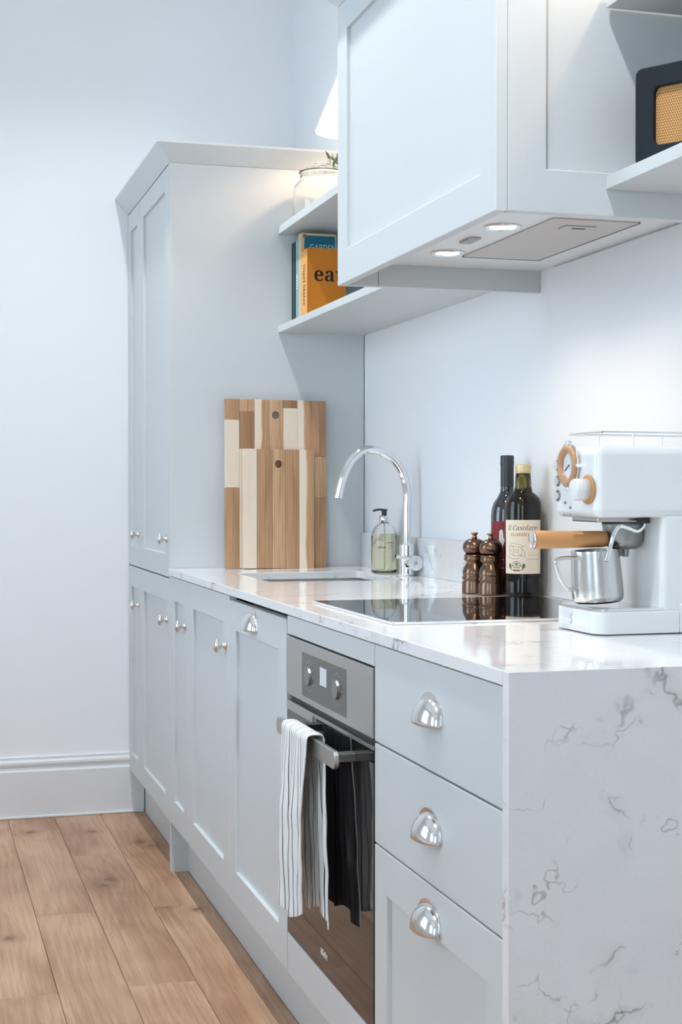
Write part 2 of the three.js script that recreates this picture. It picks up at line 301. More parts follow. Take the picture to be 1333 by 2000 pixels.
{ // low sideboard across the aisle, outside the frame: keeps the low window light off the plinth and the floor beside it
  const u = thing('sideboard', 'low grey bench unit across the aisle', 'sideboard', [-1.38, 0, -1.0]);
  mesh('body', bx(-0.26, 0.26, 0.08, 0.48, -1.7, 1.7, 0.002), M.paint, u);
  mesh('base', bx(-0.22, 0.22, 0, 0.08, -1.66, 1.66, 0), M.paint, u);
  mesh('top', bx(-0.28, 0.28, 0.48, 0.505, -1.72, 1.72, 0.002), M.white, u);
}
// ---------------------------------------------------------------- worktop with a waterfall end
const SX0 = 0.14, SX1 = 0.505, SZ0 = -2.345, SZ1 = -1.9;
{
  const s = rectShape(-0.004, DW - 0.001, -Z4 - 0.001, 0);      // drawn in (x, -z)
  const sh = new THREE.Shape(); sh.moveTo(-0.004, 0.0216); sh.lineTo(DW - 0.001, 0.0216); sh.lineTo(DW - 0.001, -Z4 - 0.001); sh.lineTo(-0.004, -Z4 - 0.001); sh.closePath();
  const hole = new THREE.Path(), r = 0.012; const hx0 = SX0, hx1 = SX1, hy0 = -SZ1, hy1 = -SZ0;
  hole.moveTo(hx0 + r, hy0); hole.lineTo(hx1 - r, hy0); hole.absarc(hx1 - r, hy0 + r, r, -Math.PI / 2, 0); hole.lineTo(hx1, hy1 - r); hole.absarc(hx1 - r, hy1 - r, r, 0, Math.PI / 2); hole.lineTo(hx0 + r, hy1); hole.absarc(hx0 + r, hy1 - r, r, Math.PI / 2, Math.PI); hole.lineTo(hx0, hy0 + r); hole.absarc(hx0 + r, hy0 + r, r, Math.PI, 1.5 * Math.PI);
  sh.holes.push(hole);
  let g = new THREE.ExtrudeGeometry(sh, { depth: 0.0176, bevelEnabled: true, bevelThickness: 0.0012, bevelSize: 0.0012, bevelOffset: -0.0012, bevelSegments: 2, curveSegments: 8 });
  g.rotateX(-Math.PI / 2); g.translate(0, H - 0.0188, 0);
  const w = thing('worktop', 'white veined quartz worktop with a waterfall end panel', 'worktop');
  mesh('top_slab', uvm(g, 1.5, 0.62, 0.35), M.quartz, w);
  mesh('end_panel', uvm(bx(-0.004, DW - 0.001, 0, H, -0.0215, 0, 0.0012), 0.85, 0.13, 0.42), M.quartz, w);
  tag(mesh('upstand', uvm(bx(0.599, DW, H, 1.02, Z4, -1.4, 0.001), 0.8, 0.4, 0.2), M.quartz), 'low white quartz upstand along the wall behind the tap', 'upstand');
}
tag(mesh('splashback', bx(DW - 0.004, DW, H + 0.0005, 1.637, -1.222, -0.45, 0.0008), phy({ color: lin(0.87, 0.875, 0.88), roughness: 0.25 })), 'plain white splashback panel on the wall behind the hob', 'splashback');
{ // undermount sink
  const b = [], y1 = H - 0.02, y0 = y1 - 0.19, x0 = SX0 - 0.006, x1 = SX1 + 0.006, z0 = SZ0 - 0.006, z1 = SZ1 + 0.006, t = 0.002;
  b.push(bx(x0, x1, y0, y0 + t, z0, z1, 0), bx(x0 - t, x0, y0, y1, z0, z1, 0), bx(x1, x1 + t, y0, y1, z0, z1, 0), bx(x0, x1, y0, y1, z0 - t, z0, 0), bx(x0, x1, y0, y1, z1, z1 + t, 0));
  const s = tag(mesh('sink', merge(b), M.steel), 'sunken steel sink bowl cut into the white worktop', 'sink');
  const d = new THREE.CylinderGeometry(0.04, 0.04, 0.003, 28); d.translate((x0 + x1) / 2, y0 + 0.0035, (z0 + z1) / 2); mesh('drain', d, M.chrome, s);
}
{ // hob
  const g = thing('hob', 'flat black glass induction hob set on the worktop', 'hob', [0, H, 0]);
  mesh('glass_plate', bx(0.062, 0.57, 0.0004, 0.0045, -1.21, -0.677, 0.001), M.blackGlass, g);
  mesh('front_trim', bx(0.0595, 0.0618, 0.0003, 0.0052, -1.211, -0.676, 0.0005), M.chrome, g);
  mesh('side_trim', bx(0.062, 0.57, 0.0003, 0.0052, -0.6767, -0.674, 0.0005), M.chrome, g);
}
{ // oven
  const o = thing('oven', 'built-in steel oven with black glass door in the base run', 'oven');
  const z0 = Z1 + 0.0035, z1 = Z0 - 0.004;
  mesh('body', bx(0.021, 0.56, 0.24, 0.85, Z1 + 0.016, Z0 - 0.016, 0), M.gap, o);
  const f = mesh('control_panel', bx(-0.003, 0.02, 0.7325, 0.8515, z0, z1, 0.0015), M.steel, o);
  mesh('control_glass', bx(-0.0036, -0.002, 0.745, 0.831, -1.056, -0.748, 0.0003), std({ color: lin(0.17, 0.165, 0.15), metalness: 0.7, roughness: 0.35 }), f);
  for (const z of [-1.003, -0.806]) { const k = new THREE.CylinderGeometry(0.0178, 0.0185, 0.005, 32); k.rotateZ(Math.PI / 2); k.translate(-0.006, 0.788, z); mesh('dial', k, M.darkSteel, f); }
  mesh('display', bx(-0.0042, -0.0034, 0.782, 0.816, -0.921, -0.876, 0.0002), std({ color: lin(0.7, 0.72, 0.75), roughness: 0.3 }), f);
  const marks = []; for (const z of [-1.003, -0.806]) for (let i = 0; i < 12; i++) { const t = i / 12 * Math.PI * 2; marks.push(bx(-0.0040, -0.0035, 0.788 + 0.029 * Math.sin(t) - 0.0012, 0.788 + 0.029 * Math.sin(t) + 0.0012, z + 0.031 * Math.cos(t) - 0.0012, z + 0.031 * Math.cos(t) + 0.0012, 0)); }
  mesh('dial_marks', merge(marks), std({ color: lin(0.5, 0.5, 0.47), roughness: 0.5 }), f).userData.kind = 'stuff';
  mesh('vent', bx(0.008, 0.02, 0.719, 0.7325, z0 + 0.004, z1 - 0.004, 0), M.black, o);
  const d = mesh('oven_door', bx(0, 0.02, 0.2385, 0.719, z0, z1, 0.001), M.blackGlass, o);
  mesh('door_top_trim', bx(-0.0012, 0.018, 0.7, 0.7195, z0, z0 + 0.2, 0.0005), M.steel, d);
  mesh('door_top_trim', bx(-0.0004, 0.018, 0.7125, 0.7195, z0 + 0.2, z1, 0.0003), M.steel, d);
  const lg = letters('Miele', 0.0125); lg.rotateY(-Math.PI / 2); lg.translate(-0.0003, 0.276, -0.905); mesh('maker_badge', lg, std({ color: lin(0.75, 0.75, 0.72), roughness: 0.4 }), d);
  // bar handle on two brackets
  const hs = roundShape(-1.098, -0.672, 0.667, 0.699, 0.0155);
  const h = mesh('handle', extrudeX(hs, 0.009, -0.046, 0.0012), M.steel, o);
  for (const z of [-1.045, -0.712]) mesh('bracket', bx(-0.038, 0.0005, 0.676, 0.69, z - 0.014, z + 0.014, 0.001), M.darkSteel, h);
}
{ // folded striped towel over the oven handle: a closed sheet
  const nu = 60, nv = 90, th = 0.0026, pos = [], uv = [], idx = [];
  const path = (t) => { // t in 0..1: up behind the bar, over it, down in front -> [x, y, zshift, front]
    const yb = 0.372, ybar = 0.7005, yf = 0.366;
    if (t < 0.47) { const s = t / 0.47; return [-0.0265, lerp(yb, ybar, s), 0.045 * (1 - s), s - 1]; }
    if (t < 0.53) { const s = (t - 0.47) / 0.06, a = Math.PI * s; return [-0.0415 + 0.015 * Math.cos(a), ybar + 0.0045 * Math.sin(a), 0, 0]; }
    const s = (t - 0.53) / 0.47; return [-0.0565, lerp(ybar, yf, s), -0.002 * s, s];
  };
  const P = (i, j, side) => {
    const t = j / nv, w = i / nu, [x, y, zs, fr] = path(t), front = fr > 0, amp = Math.min(1, Math.abs(fr) * 2.2);
    const z = lerp(-1.0, -0.815, w) + zs + amp * (0.004 * Math.sin(w * 21 + fr * 2) + 0.006 * (front ? 1 : 0.5) * N(w * 3, fr * 3, 2.2));
    const fold = (front ? 0.0065 : 0.0042) * Math.sin(w * (front ? 17 : 23) + (front ? 0.4 : 2) + fr * 1.3) + 0.003 * N(w * 9, fr * 5, 7);
    const sag = front ? 0.02 * fr * Math.sin(w * 3.3 + 0.2) - 0.006 : -0.004;
    return [x - (front ? 0.0065 : 0) * amp + fold * amp + side * (front ? -th : th) * (fr === 0 ? 0 : 1), y + (fr === 0 ? side * th : 0) - Math.abs(fr) * (front ? sag : 0.01 * Math.sin(w * 8)), z];
  };
  for (const s of [0, 1]) for (let i = 0; i <= nu; i++) for (let j = 0; j <= nv; j++) { pos.push(...P(i, j, s)); uv.push(i / nu, j / nv); }
  const o = (nu + 1) * (nv + 1), at = (s, i, j) => s * o + i * (nv + 1) + j, q = (a, b, c, d) => idx.push(a, b, c, b, d, c);
  for (let i = 0; i < nu; i++) for (let j = 0; j < nv; j++) { q(at(1, i, j), at(1, i + 1, j), at(1, i, j + 1), at(1, i + 1, j + 1)); q(at(0, i + 1, j), at(0, i, j), at(0, i + 1, j + 1), at(0, i, j + 1)); }
  for (let i = 0; i < nu; i++) { q(at(0, i, 0), at(0, i + 1, 0), at(1, i, 0), at(1, i + 1, 0)); q(at(1, i, nv), at(1, i + 1, nv), at(0, i, nv), at(0, i + 1, nv)); }
  for (let j = 0; j < nv; j++) { q(at(1, 0, j), at(1, 0, j + 1), at(0, 0, j), at(0, 0, j + 1)); q(at(0, nu, j), at(0, nu, j + 1), at(1, nu, j), at(1, nu, j + 1)); }
  const g = new THREE.BufferGeometry(); g.setAttribute('position', new THREE.Float32BufferAttribute(pos, 3)); g.setAttribute('uv', new THREE.Float32BufferAttribute(uv, 2)); g.setIndex(idx); g.computeVertexNormals();
  const tex = canvasTex(512, 1024, (c, w, h) => {
    c.fillStyle = '#e9e8e4'; c.fillRect(0, 0, w, h);
    for (let i = 0; i < 13; i++) { c.fillStyle = i % 3 === 1 ? '#23252b' : '#474a52'; c.fillRect(22 + i * 38, 0, i % 3 === 1 ? 8 : 5, h); }
    c.globalAlpha = 0.12; for (let i = 0; i < 512; i += 4) { c.fillStyle = i % 8 ? '#ffffff' : '#8a8a88'; c.fillRect(i, 0, 2, h); }
  });
  tag(mesh('towel', g, std({ map: tex, roughness: 0.95, side: THREE.DoubleSide })), 'white tea towel with dark pinstripes over the oven handle', 'towel');
}

// ================================================================ HOOD CUPBOARD, SHELVES
{
  const u = thing('hood_cupboard', 'large pale grey wall cupboard housing the extractor above the hob', 'wall cupboard');
  shaker(u, HF, HN, HB, HT, { x: HX, st: 0.066, top: 0.062, bot: 0.07 });
  { // near side, shaker, looking along +z
    const s = rectShape(HX + 0.0205, DW, HB, HT); s.holes.push(rectHole(0.2296, DW - 0.066, 1.6615, HT - 0.062));
    const g = new THREE.ExtrudeGeometry(s, { depth: 0.0176, bevelEnabled: true, bevelThickness: 0.0012, bevelSize: 0.0012, bevelOffset: -0.0012, bevelSegments: 1 }); g.translate(0, 0, HN - 0.0188);
    const d = mesh('side_panel', g, M.paint, u);
    mesh('panel', bx(0.227, DW - 0.063, 1.659, HT - 0.06, HN - 0.018, HN - 0.009, 0), M.paint, d);
  }
  const far = mesh('side_panel', bx(0.2305, DW, HB, HT, HF, HF + 0.0185, 0.0008), M.paint, u);
  mesh('front_post', bx(HX + 0.0205, 0.2297, HB, HT, HF, HF + 0.0185, 0.0008), M.paint, far);
  mesh('underside_board', bx(HX + 0.021, DW, 1.64, 1.658, HF + 0.019, HN - 0.0195, 0), M.white, u);
  mesh('top_board', bx(HX + 0.021, DW, HT - 0.018, HT, HF + 0.019, HN - 0.0195, 0), M.paint, u);
  const c = mesh('cornice', hexa([HX, DW, HF, HN], HT + 0.0005, [HX - 0.045, DW, HF - 0.045, HN + 0.045], HT + 0.05), M.paint, u);
  mesh('top_edge', hexa([HX - 0.045, DW, HF - 0.045, HN + 0.045], HT + 0.05, [HX - 0.045, DW, HF - 0.045, HN + 0.045], HT + 0.057), M.paint, c);
  // the extractor let into the underside
  const e = thing('extractor_hood', 'white extractor with two lit lamps and metal filter under the cupboard', 'extractor hood', [0.36, 1.64, -0.862]);
  const X = (x) => x - 0.36, Z = (z) => z + 0.862;
  mesh('flange', bx(X(0.2), X(0.565), -0.008, -0.0002, Z(-1.145), Z(-0.578), 0.002), M.white, e);
  const ft = mesh('grease_filter', bx(X(0.347), X(0.515), -0.0105, -0.008, Z(-1.085), Z(-0.64), 0.001), M.filter, e);
  mesh('filter_frame', merge([bx(X(0.515), X(0.5165), -0.0115, -0.008, Z(-1.087), Z(-0.638), 0), bx(X(0.3455), X(0.5165), -0.0115, -0.008, Z(-1.0868), Z(-1.0852), 0)]), M.darkSteel, ft);
  mesh('filter_catch', bx(X(0.395), X(0.455), -0.0125, -0.0105, Z(-0.725), Z(-0.69), 0.0005), M.steel, ft);
  mesh('catch_slot', bx(X(0.415), X(0.44), -0.0128, -0.0124, Z(-0.715), Z(-0.703), 0), M.black, ft);
  for (const [x, z] of [[0.302, -1.055], [0.296, -0.7486]]) {
    const l = mesh('lamp', lathe([[0.025, -0.008], [0.0345, -0.008], [0.0345, -0.0105], [0.031, -0.012], [0.025, -0.0105], [0.025, -0.008]], 36), M.chrome, e); l.position.set(X(x), 0, Z(z));
    const d = new THREE.CylinderGeometry(0.0248, 0.0248, 0.0015, 32); d.translate(0, -0.0095, 0);
    mesh('lens', d, std({ color: 0xffffff, emissive: lin(1, 0.93, 0.85), emissiveIntensity: 5 }), l);
    const s = new THREE.SpotLight(lin(1, 0.8, 0.62), HOOD_LAMP, 0, 1.25, 0.6, 2); s.position.set(X(x), -0.014, Z(z)); s.target.position.set(X(x), -1, Z(z)); s.shadow.radius = 1.3; s.castShadow = true; e.add(s, s.target);
  }
  for (let i = 0; i < 5; i++) mesh('switch', bx(X(0.277), X(0.301), -0.0125, -0.008, Z(-0.925 + i * 0.0125), Z(-0.9185 + i * 0.0125), 0.001), M.steel, e);
}
const shelf = (z0, z1, y0, y1, label) => tag(mesh('shelf', bx(0.3335, DW, y0, y1, z0, z1, 0.001), M.paint), label, 'shelf', 'open wall shelves');
shelf(Z4, HF, 1.6315, 1.652, 'pale shelf holding the cookbooks between tall cupboard and extractor');
shelf(Z4, HF, 1.931, 1.954, 'pale upper shelf holding the glass jar beside the tall cupboard');
shelf(HN + 0.0005, 0.55, 1.635, 1.656, 'pale shelf under the black radio on the right');
shelf(HN + 0.0005, 0.55, 1.926, 1.949, 'pale shelf above the black radio at the top right');

// warm wall lamps with opal cone shades, one each side of the hood cupboard
for (const [z, where] of [[-2.4, 'above the jar, half hidden behind the cupboard'], [-0.17, 'above the radio shelf']]) {
  const g = thing('wall_lamp', 'white cone-shaded wall lamp ' + where, 'wall lamp', [0.49, 2.2, z], 'wall lamps');
  const R = 0.098;
  const sh = [[R, 0], [0.018, 0.2], [0.0165, 0.2], [R - 0.0025, 0.0005], [R, 0]];
  mesh('shade', lathe(sh, 48), phy({ color: lin(0.88, 0.84, 0.78), roughness: 0.7, transmission: 0.35, thickness: 0, side: THREE.DoubleSide }), g);
  const b = new THREE.SphereGeometry(0.02, 20, 14); b.translate(0, 0.07, 0);
  mesh('bulb', b, std({ color: 0xffffff, emissive: WARM, emissiveIntensity: 4 }), g);
  mesh('socket', lathe([[0.0001, 0.09], [0.013, 0.09], [0.0155, 0.1], [0.0155, 0.19], [0.019, 0.2], [0.019, 0.214], [0.0001, 0.216]].reverse(), 24), M.white, g);
  mesh('arm', tube([[0, 0.213, 0], [0.03, 0.24, 0], [0.08, 0.245, 0], [0.119, 0.23, 0]], 0.005, 20, 10), M.nickel, g);
  const wp = new THREE.CylinderGeometry(0.035, 0.035, 0.008, 28); wp.rotateZ(Math.PI / 2); wp.translate(0.1165, 0.23, 0); mesh('wall_plate', wp, M.nickel, g);
  const p = new THREE.PointLight(WARM, WALL_LAMP, 0, 2); p.position.set(0, 0.045, 0); p.shadow.radius = 1; p.castShadow = true; g.add(p);
}
// ---------------------------------------------------------------- cookbooks
function book(z0, z1, h, label, cover, pages, x0 = 0.376, depth = 0.19, spineTex, coverTex) {
  const g = thing('cookbook', label, 'book', [x0, 1.652, (z0 + z1) / 2], 'cookbooks on the shelf');
  const t = (z1 - z0) / 2 - 0.0004, c = 0.002;
  const cov = mesh('cover', merge([bx(0, depth, 0.0002, h, -t, -t + c, 0.0005), bx(0, depth, 0.0002, h, t - c, t, 0.0005), bx(0, c, 0.0002, h, -t, t, 0.0008)]), cover, g);
  mesh('pages', bx(c, depth - 0.004, 0.003, h - 0.003, -t + c, t - c, 0), std({ color: pages, roughness: 0.9 }), g);
  const flat = (w, hh, m, name) => mesh(name, new THREE.PlaneGeometry(w, hh), m, cov);
  if (spineTex) { const p = flat(2 * t - 0.002, h * 0.96, std({ map: spineTex, roughness: 0.7 }), 'spine_print'); p.rotation.y = -Math.PI / 2; p.position.set(-0.0004, h / 2, 0); }
  if (coverTex) { const p = flat(depth - 0.006, h * 0.985, std({ map: coverTex, roughness: 0.6 }), 'cover_print'); p.position.set(depth / 2, h / 2, t + 0.0004); }
  return g;
}
const vtext = (bg, fg, txt, f) => canvasTex(96, 768, (c, w, h) => { c.fillStyle = bg; c.fillRect(0, 0, w, h); c.translate(w / 2, h / 2); c.rotate(Math.PI / 2); c.fillStyle = fg; c.font = f; c.textAlign = 'center'; c.textBaseline = 'middle'; c.fillText(txt, 0, 0); });
book(-2.6285, -2.5745, 0.252, 'dark charcoal book against the cupboard side, farthest of the row', std({ color: lin(0.025, 0.032, 0.032), roughness: 0.6 }), lin(0.6, 0.58, 0.52), 0.376, 0.098);
book(-2.5735, -2.549, 0.255, 'thin turquoise book second from the cupboard side', std({ color: lin(0.12, 0.42, 0.48), roughness: 0.5 }), lin(0.8, 0.8, 0.78), 0.376, 0.1, vtext('#79c3d2', '#ffffff', 'dilli', 'bold 84px sans-serif'));
book(-2.548, -2.5065, 0.266, 'tall teal book with a cream spine behind the orange one', std({ color: lin(0.66, 0.5, 0.3), roughness: 0.6 }), lin(0.8, 0.76, 0.66), 0.376, 0.106, undefined,
  canvasTex(512, 1150, (c, w, h) => { c.fillStyle = '#e2c896'; c.fillRect(0, 0, w, h); c.fillStyle = '#0f6680'; c.fillRect(26, 22, w, h); c.strokeStyle = '#a8542c'; c.lineWidth = 9; for (let i = 0; i < 5; i++) { c.beginPath(); c.arc(34 + 14 * Math.cos(i * 1.257), 34 + 14 * Math.sin(i * 1.257), 12, 0, 7); c.stroke(); } c.fillStyle = '#bfe6ea'; c.font = '110px sans-serif'; c.fillText('GARDEN', 110, 215); }));
book(-2.5055, -2.44, 0.212, 'orange cookbook with large black lettering, nearest of the row', std({ color: lin(0.62, 0.22, 0.02), roughness: 0.65 }), lin(0.8, 0.72, 0.58), 0.376, 0.118,
  canvasTex(128, 640, (c, w, h) => { c.fillStyle = '#e9a95c'; c.fillRect(0, 0, w, h); c.translate(w * 0.45, h / 2); c.rotate(Math.PI / 2); c.fillStyle = '#3a2412'; c.font = 'bold 66px serif'; c.textAlign = 'center'; c.textBaseline = 'middle'; c.fillText('Nigel Slater', 0, 0); }),
  canvasTex(512, 936, (c, w, h) => { c.fillStyle = '#cf7a10'; c.fillRect(0, 0, w, h); c.fillStyle = '#160b06'; c.font = 'bold 260px serif'; c.textAlign = 'left'; c.fillText('eat', 70, 430); }));
{ // lidded glass jar on the upper shelf
  const g = thing('glass_jar', 'big clear glass jar with a lid on the upper shelf', 'jar', [0.435, 1.954, -2.5]);
  const gl = phy({ color: lin(0.97, 0.99, 0.99), roughness: 0.01, transmission: 1, thickness: 0.004, ior: 1.45 });
  mesh('jar_body', lathe([[0.0001, 0.0005], [0.07, 0.0005], [0.082, 0.006], [0.085, 0.02], [0.085, 0.08], [0.081, 0.102], [0.07, 0.116], [0.064, 0.122], [0.064, 0.13], [0.068, 0.134], [0.068, 0.142], [0.0645, 0.143], [0.061, 0.131], [0.061, 0.121], [0.067, 0.113], [0.0775, 0.1], [0.0815, 0.08], [0.0815, 0.02], [0.079, 0.009], [0.068, 0.0045], [0.0001, 0.0045]], 56), gl, g);
  mesh('lid', lathe([[0.0001, 0.1435], [0.066, 0.1435], [0.0675, 0.147], [0.06, 0.151], [0.02, 0.154], [0.012, 0.157], [0.013, 0.162], [0.02, 0.166], [0.021, 0.17], [0.016, 0.174], [0.0001, 0.1745]], 48), gl, g);
}
{ // leafy plant next to the jar, mostly behind the hood cupboard
  const g = thing('potted_plant', 'small leafy green plant in a pot beside the glass jar', 'plant', [0.46, 1.954, -2.24]);
  mesh('pot', lathe([[0.0001, 0], [0.038, 0], [0.048, 0.075], [0.05, 0.08], [0.045, 0.08], [0.043, 0.07], [0.0001, 0.07]], 32), std({ color: lin(0.7, 0.68, 0.64), roughness: 0.7 }), g);
  const leafM = [lin(0.1, 0.17, 0.05), lin(0.16, 0.22, 0.07), lin(0.06, 0.1, 0.04)].map((c) => std({ color: c, roughness: 0.6, side: THREE.DoubleSide }));
  const s = new THREE.Shape(); s.moveTo(0, 0); s.quadraticCurveTo(0.006, 0.008, 0, 0.02); s.quadraticCurveTo(-0.006, 0.008, 0, 0);
  const lgeo = new THREE.ExtrudeGeometry(s, { depth: 0.0005, bevelEnabled: false, curveSegments: 5 });
  for (let k = 0; k < 16; k++) {
    const a = k < 6 ? Math.PI + rr(-0.7, 0.7) : rr(0, 6.28), out = rr(0.03, 0.082), up = rr(0.09, 0.135);
    const pts = [[0, 0.068, 0], [out * 0.4 * Math.cos(a), up * 0.85, out * 0.4 * Math.sin(a)], [out * Math.cos(a), up, out * Math.sin(a)]];
    const st = mesh('stem', tube(pts, 0.0009, 8, 5), leafM[2], g), cv = new THREE.CatmullRomCurve3(pts.map((p) => new THREE.Vector3(...p)));
    for (let j = 0; j < 9; j++) { const l = mesh('leaf', lgeo, leafM[(j + k) % 3], st); l.position.copy(cv.getPoint(0.3 + 0.7 * j / 8)); l.rotation.set(rr(-1, 1), rr(0, 6.28), rr(-1.2, 1.2)); l.scale.setScalar(rr(0.8, 1.35)); }
  }
}
{ // radio turned towards the room on the right-hand shelf
  const g = thing('radio', 'black table radio with a tan woven grille on the right-hand shelf', 'radio', [0.357, 1.656, -0.342]);
  g.rotation.y = Math.atan2(-0.065, 0.042);   // local +x runs along its front
  const s = roundShape(0, 0.24, 0.001, 0.153, 0.012);
  const bodyG = new THREE.ExtrudeGeometry(s, { depth: 0.092, bevelEnabled: true, bevelThickness: 0.003, bevelSize: 0.003, bevelOffset: -0.003, bevelSegments: 3, curveSegments: 8 }); bodyG.translate(0, 0, -0.098);
  const rim = new THREE.Shape(roundShape(0.0, 0.24, 0.001, 0.153, 0.012).getPoints(8)); rim.holes.push(new THREE.Path(roundShape(0.033, 0.2, 0.03, 0.12, 0.01).getPoints(6).reverse()));
  const leather = phy({ color: lin(0.013, 0.018, 0.022), roughness: 0.6, specularIntensity: 0.4 });
  mesh('case', bodyG, leather, g);
  const rg = new THREE.ExtrudeGeometry(rim, { depth: 0.006, bevelEnabled: true, bevelThickness: 0.003, bevelSize: 0.003, bevelOffset: -0.003, bevelSegments: 3 }); rg.translate(0, 0, 0.002); mesh('front_frame', rg, leather, g);
  const wt = dataTex(256, 256, (u, v) => { const a = Math.sin(u * Math.PI * 2 * 24 + (Math.floor(v * 24) % 2) * Math.PI), b = Math.sin(v * Math.PI * 48); const k = 0.5 + 0.35 * a * 0.7 + 0.3 * b * 0.5; return mix3([120, 74, 34], [236, 186, 118], Math.max(0, Math.min(1, k))); });
  
  const gr = new THREE.PlaneGeometry(0.17, 0.094); gr.translate(0.1165, 0.075, 0.0035); const uv = gr.attributes.uv; for (let i = 0; i < uv.count; i++) uv.setXY(i, uv.getX(i) * 1.7, uv.getY(i) * 0.94);
  mesh('speaker_grille', gr, std({ map: wt, roughness: 0.8 }), g);
}

// ================================================================ ON THE WORKTOP
function stave(parent, x0, x1, y0, y1, mat, th, hole) {
  const s = rectShape(x0 + 0.00025, x1 - 0.00025, y0 + 0.00025, y1 - 0.00025);
  if (hole) { const p = new THREE.Path(); p.absarc(hole[0], hole[1], 0.0115, 0, Math.PI * 2, true); s.holes.push(p); }
  const g = new THREE.ExtrudeGeometry(s, { depth: th - 0.0012, bevelEnabled: true, bevelThickness: 0.0006, bevelSize: 0.0006, bevelOffset: -0.0006, bevelSegments: 1, curveSegments: 20 }); g.translate(0, 0, 0.0006);
  const p = g.attributes.position, uv = g.attributes.uv, o = rr(0, 1); for (let i = 0; i < p.count; i++) uv.setXY(i, (p.getX(i) - x0) / 0.1 * (0.05 / (x1 - x0)) * 1.6 + 0.02, p.getY(i) / 0.4 + o);
  return mesh('stave', g, mat, parent);
}
{
  const tx = { heart: staveTex(0, 1.3), mixed: staveTex(1, 5.1), sap: staveTex(2, 8.7) };
  const mk = (t, c) => std({ map: tx[t], color: lin(...c), roughness: 0.5 });
  const B = mk('heart', [0.9, 0.86, 0.82]), D = mk('heart', [0.7, 0.62, 0.56]), T = mk('heart', [1.12, 1.14, 1.16]), S = mk('sap', [0.95, 0.93, 0.9]), X = mk('mixed', [0.98, 0.95, 0.92]);
  // lean: rotated back about the base edge
  const big = thing('chopping_board', 'large wooden chopping board of mixed staves leaning on the cupboard side', 'chopping board', [0.157, H + 0.0012, -2.588]); big.rotation.x = -0.043; big.rotation.z = -0.008;
  const w = 0.3135, h = 0.509, c = [0, 0.0427, 0.0895, 0.135, 0.179, 0.2235, 0.268, w], Y = (zy) => h - (zy - 97) / (975 - 97) * h;
  stave(big, c[0], c[1], Y(205), h, B, 0.018); stave(big, c[0], c[1], Y(558), Y(205), S, 0.018); stave(big, c[0], c[1], 0, Y(558), B, 0.018);
  stave(big, c[1], c[2], Y(162), h, T, 0.018); stave(big, c[1], c[2], Y(355), Y(162), D, 0.018); stave(big, c[1], c[2], 0, Y(355), S, 0.018);
  stave(big, c[2], c[3], 0, h, X, 0.018);
  stave(big, c[3], c[4], 0, h, T, 0.018, [0.1555, 0.4625]);
  stave(big, c[4], c[5], Y(138), h, D, 0.018); stave(big, c[4], c[5], 0, Y(138), S, 0.018);
  stave(big, c[5], c[6], 0, h, X, 0.018);
  stave(big, c[6], c[7], Y(390), h, B, 0.018); stave(big, c[6], c[7], Y(608), Y(390), T, 0.018); stave(big, c[6], c[7], 0, Y(608), B, 0.018);
  const sm = thing('chopping_board', 'smaller wooden chopping board propped in front of the large one', 'chopping board', [0.205, H + 0.0012, -2.555]); sm.rotation.x = -0.06; sm.rotation.z = -0.014;
  const d = [0, 0.041, 0.0885, 0.129, 0.172, 0.2185];
  [[S], [B], [T, [0.108, 0.314]], [B], [X]].forEach(([m, ho], i) => stave(sm, d[i], d[i + 1], 0, 0.359, m, 0.016, ho));
}
{ // swan-neck tap
  const g = thing('kitchen_tap', 'tall chrome swan-neck tap standing at the sink', 'tap', [0.57, H, -2.1]);
  const P = [[0, 0.06], [0, 0.12], [0, 0.19], [0, 0.232], [-0.012, 0.281], [-0.039, 0.319], [-0.081, 0.343], [-0.125, 0.344], [-0.157, 0.32], [-0.179, 0.281], [-0.191, 0.246], [-0.1965, 0.221]].map(([x, y]) => [x, y, 0]);
  const sp = mesh('spout', tube(P, 0.0112, 90, 20), M.chrome, g);
  const tip = tube([[-0.1955, 0.226, 0], [-0.1985, 0.2125, 0]], 0.0117, 2, 20); mesh('aerator', tip, M.chrome, sp);
  mesh('base', lathe([[0.0001, 0], [0.0245, 0], [0.0245, 0.004], [0.0225, 0.006], [0.0225, 0.083], [0.021, 0.087], [0.0115, 0.089], [0.0001, 0.089]], 36), M.chrome, g);
  const vb = new THREE.CylinderGeometry(0.021, 0.021, 0.05, 32); vb.rotateX(Math.PI / 2); vb.translate(0.008, 0.036, 0.028); const v = mesh('valve', vb, M.chrome, g);
  const cp = new THREE.CylinderGeometry(0.0055, 0.0055, 0.001, 20); cp.rotateX(Math.PI / 2); cp.translate(0.008, 0.036, 0.0535); mesh('cap_mark', cp, M.steel, v);
  const lv = tube([[0.004, 0.046, 0.046], [-0.02, 0.05, 0.05], [-0.05, 0.056, 0.053]], 0.0048, 14, 12); mesh('lever', lv, M.chrome, g);
}
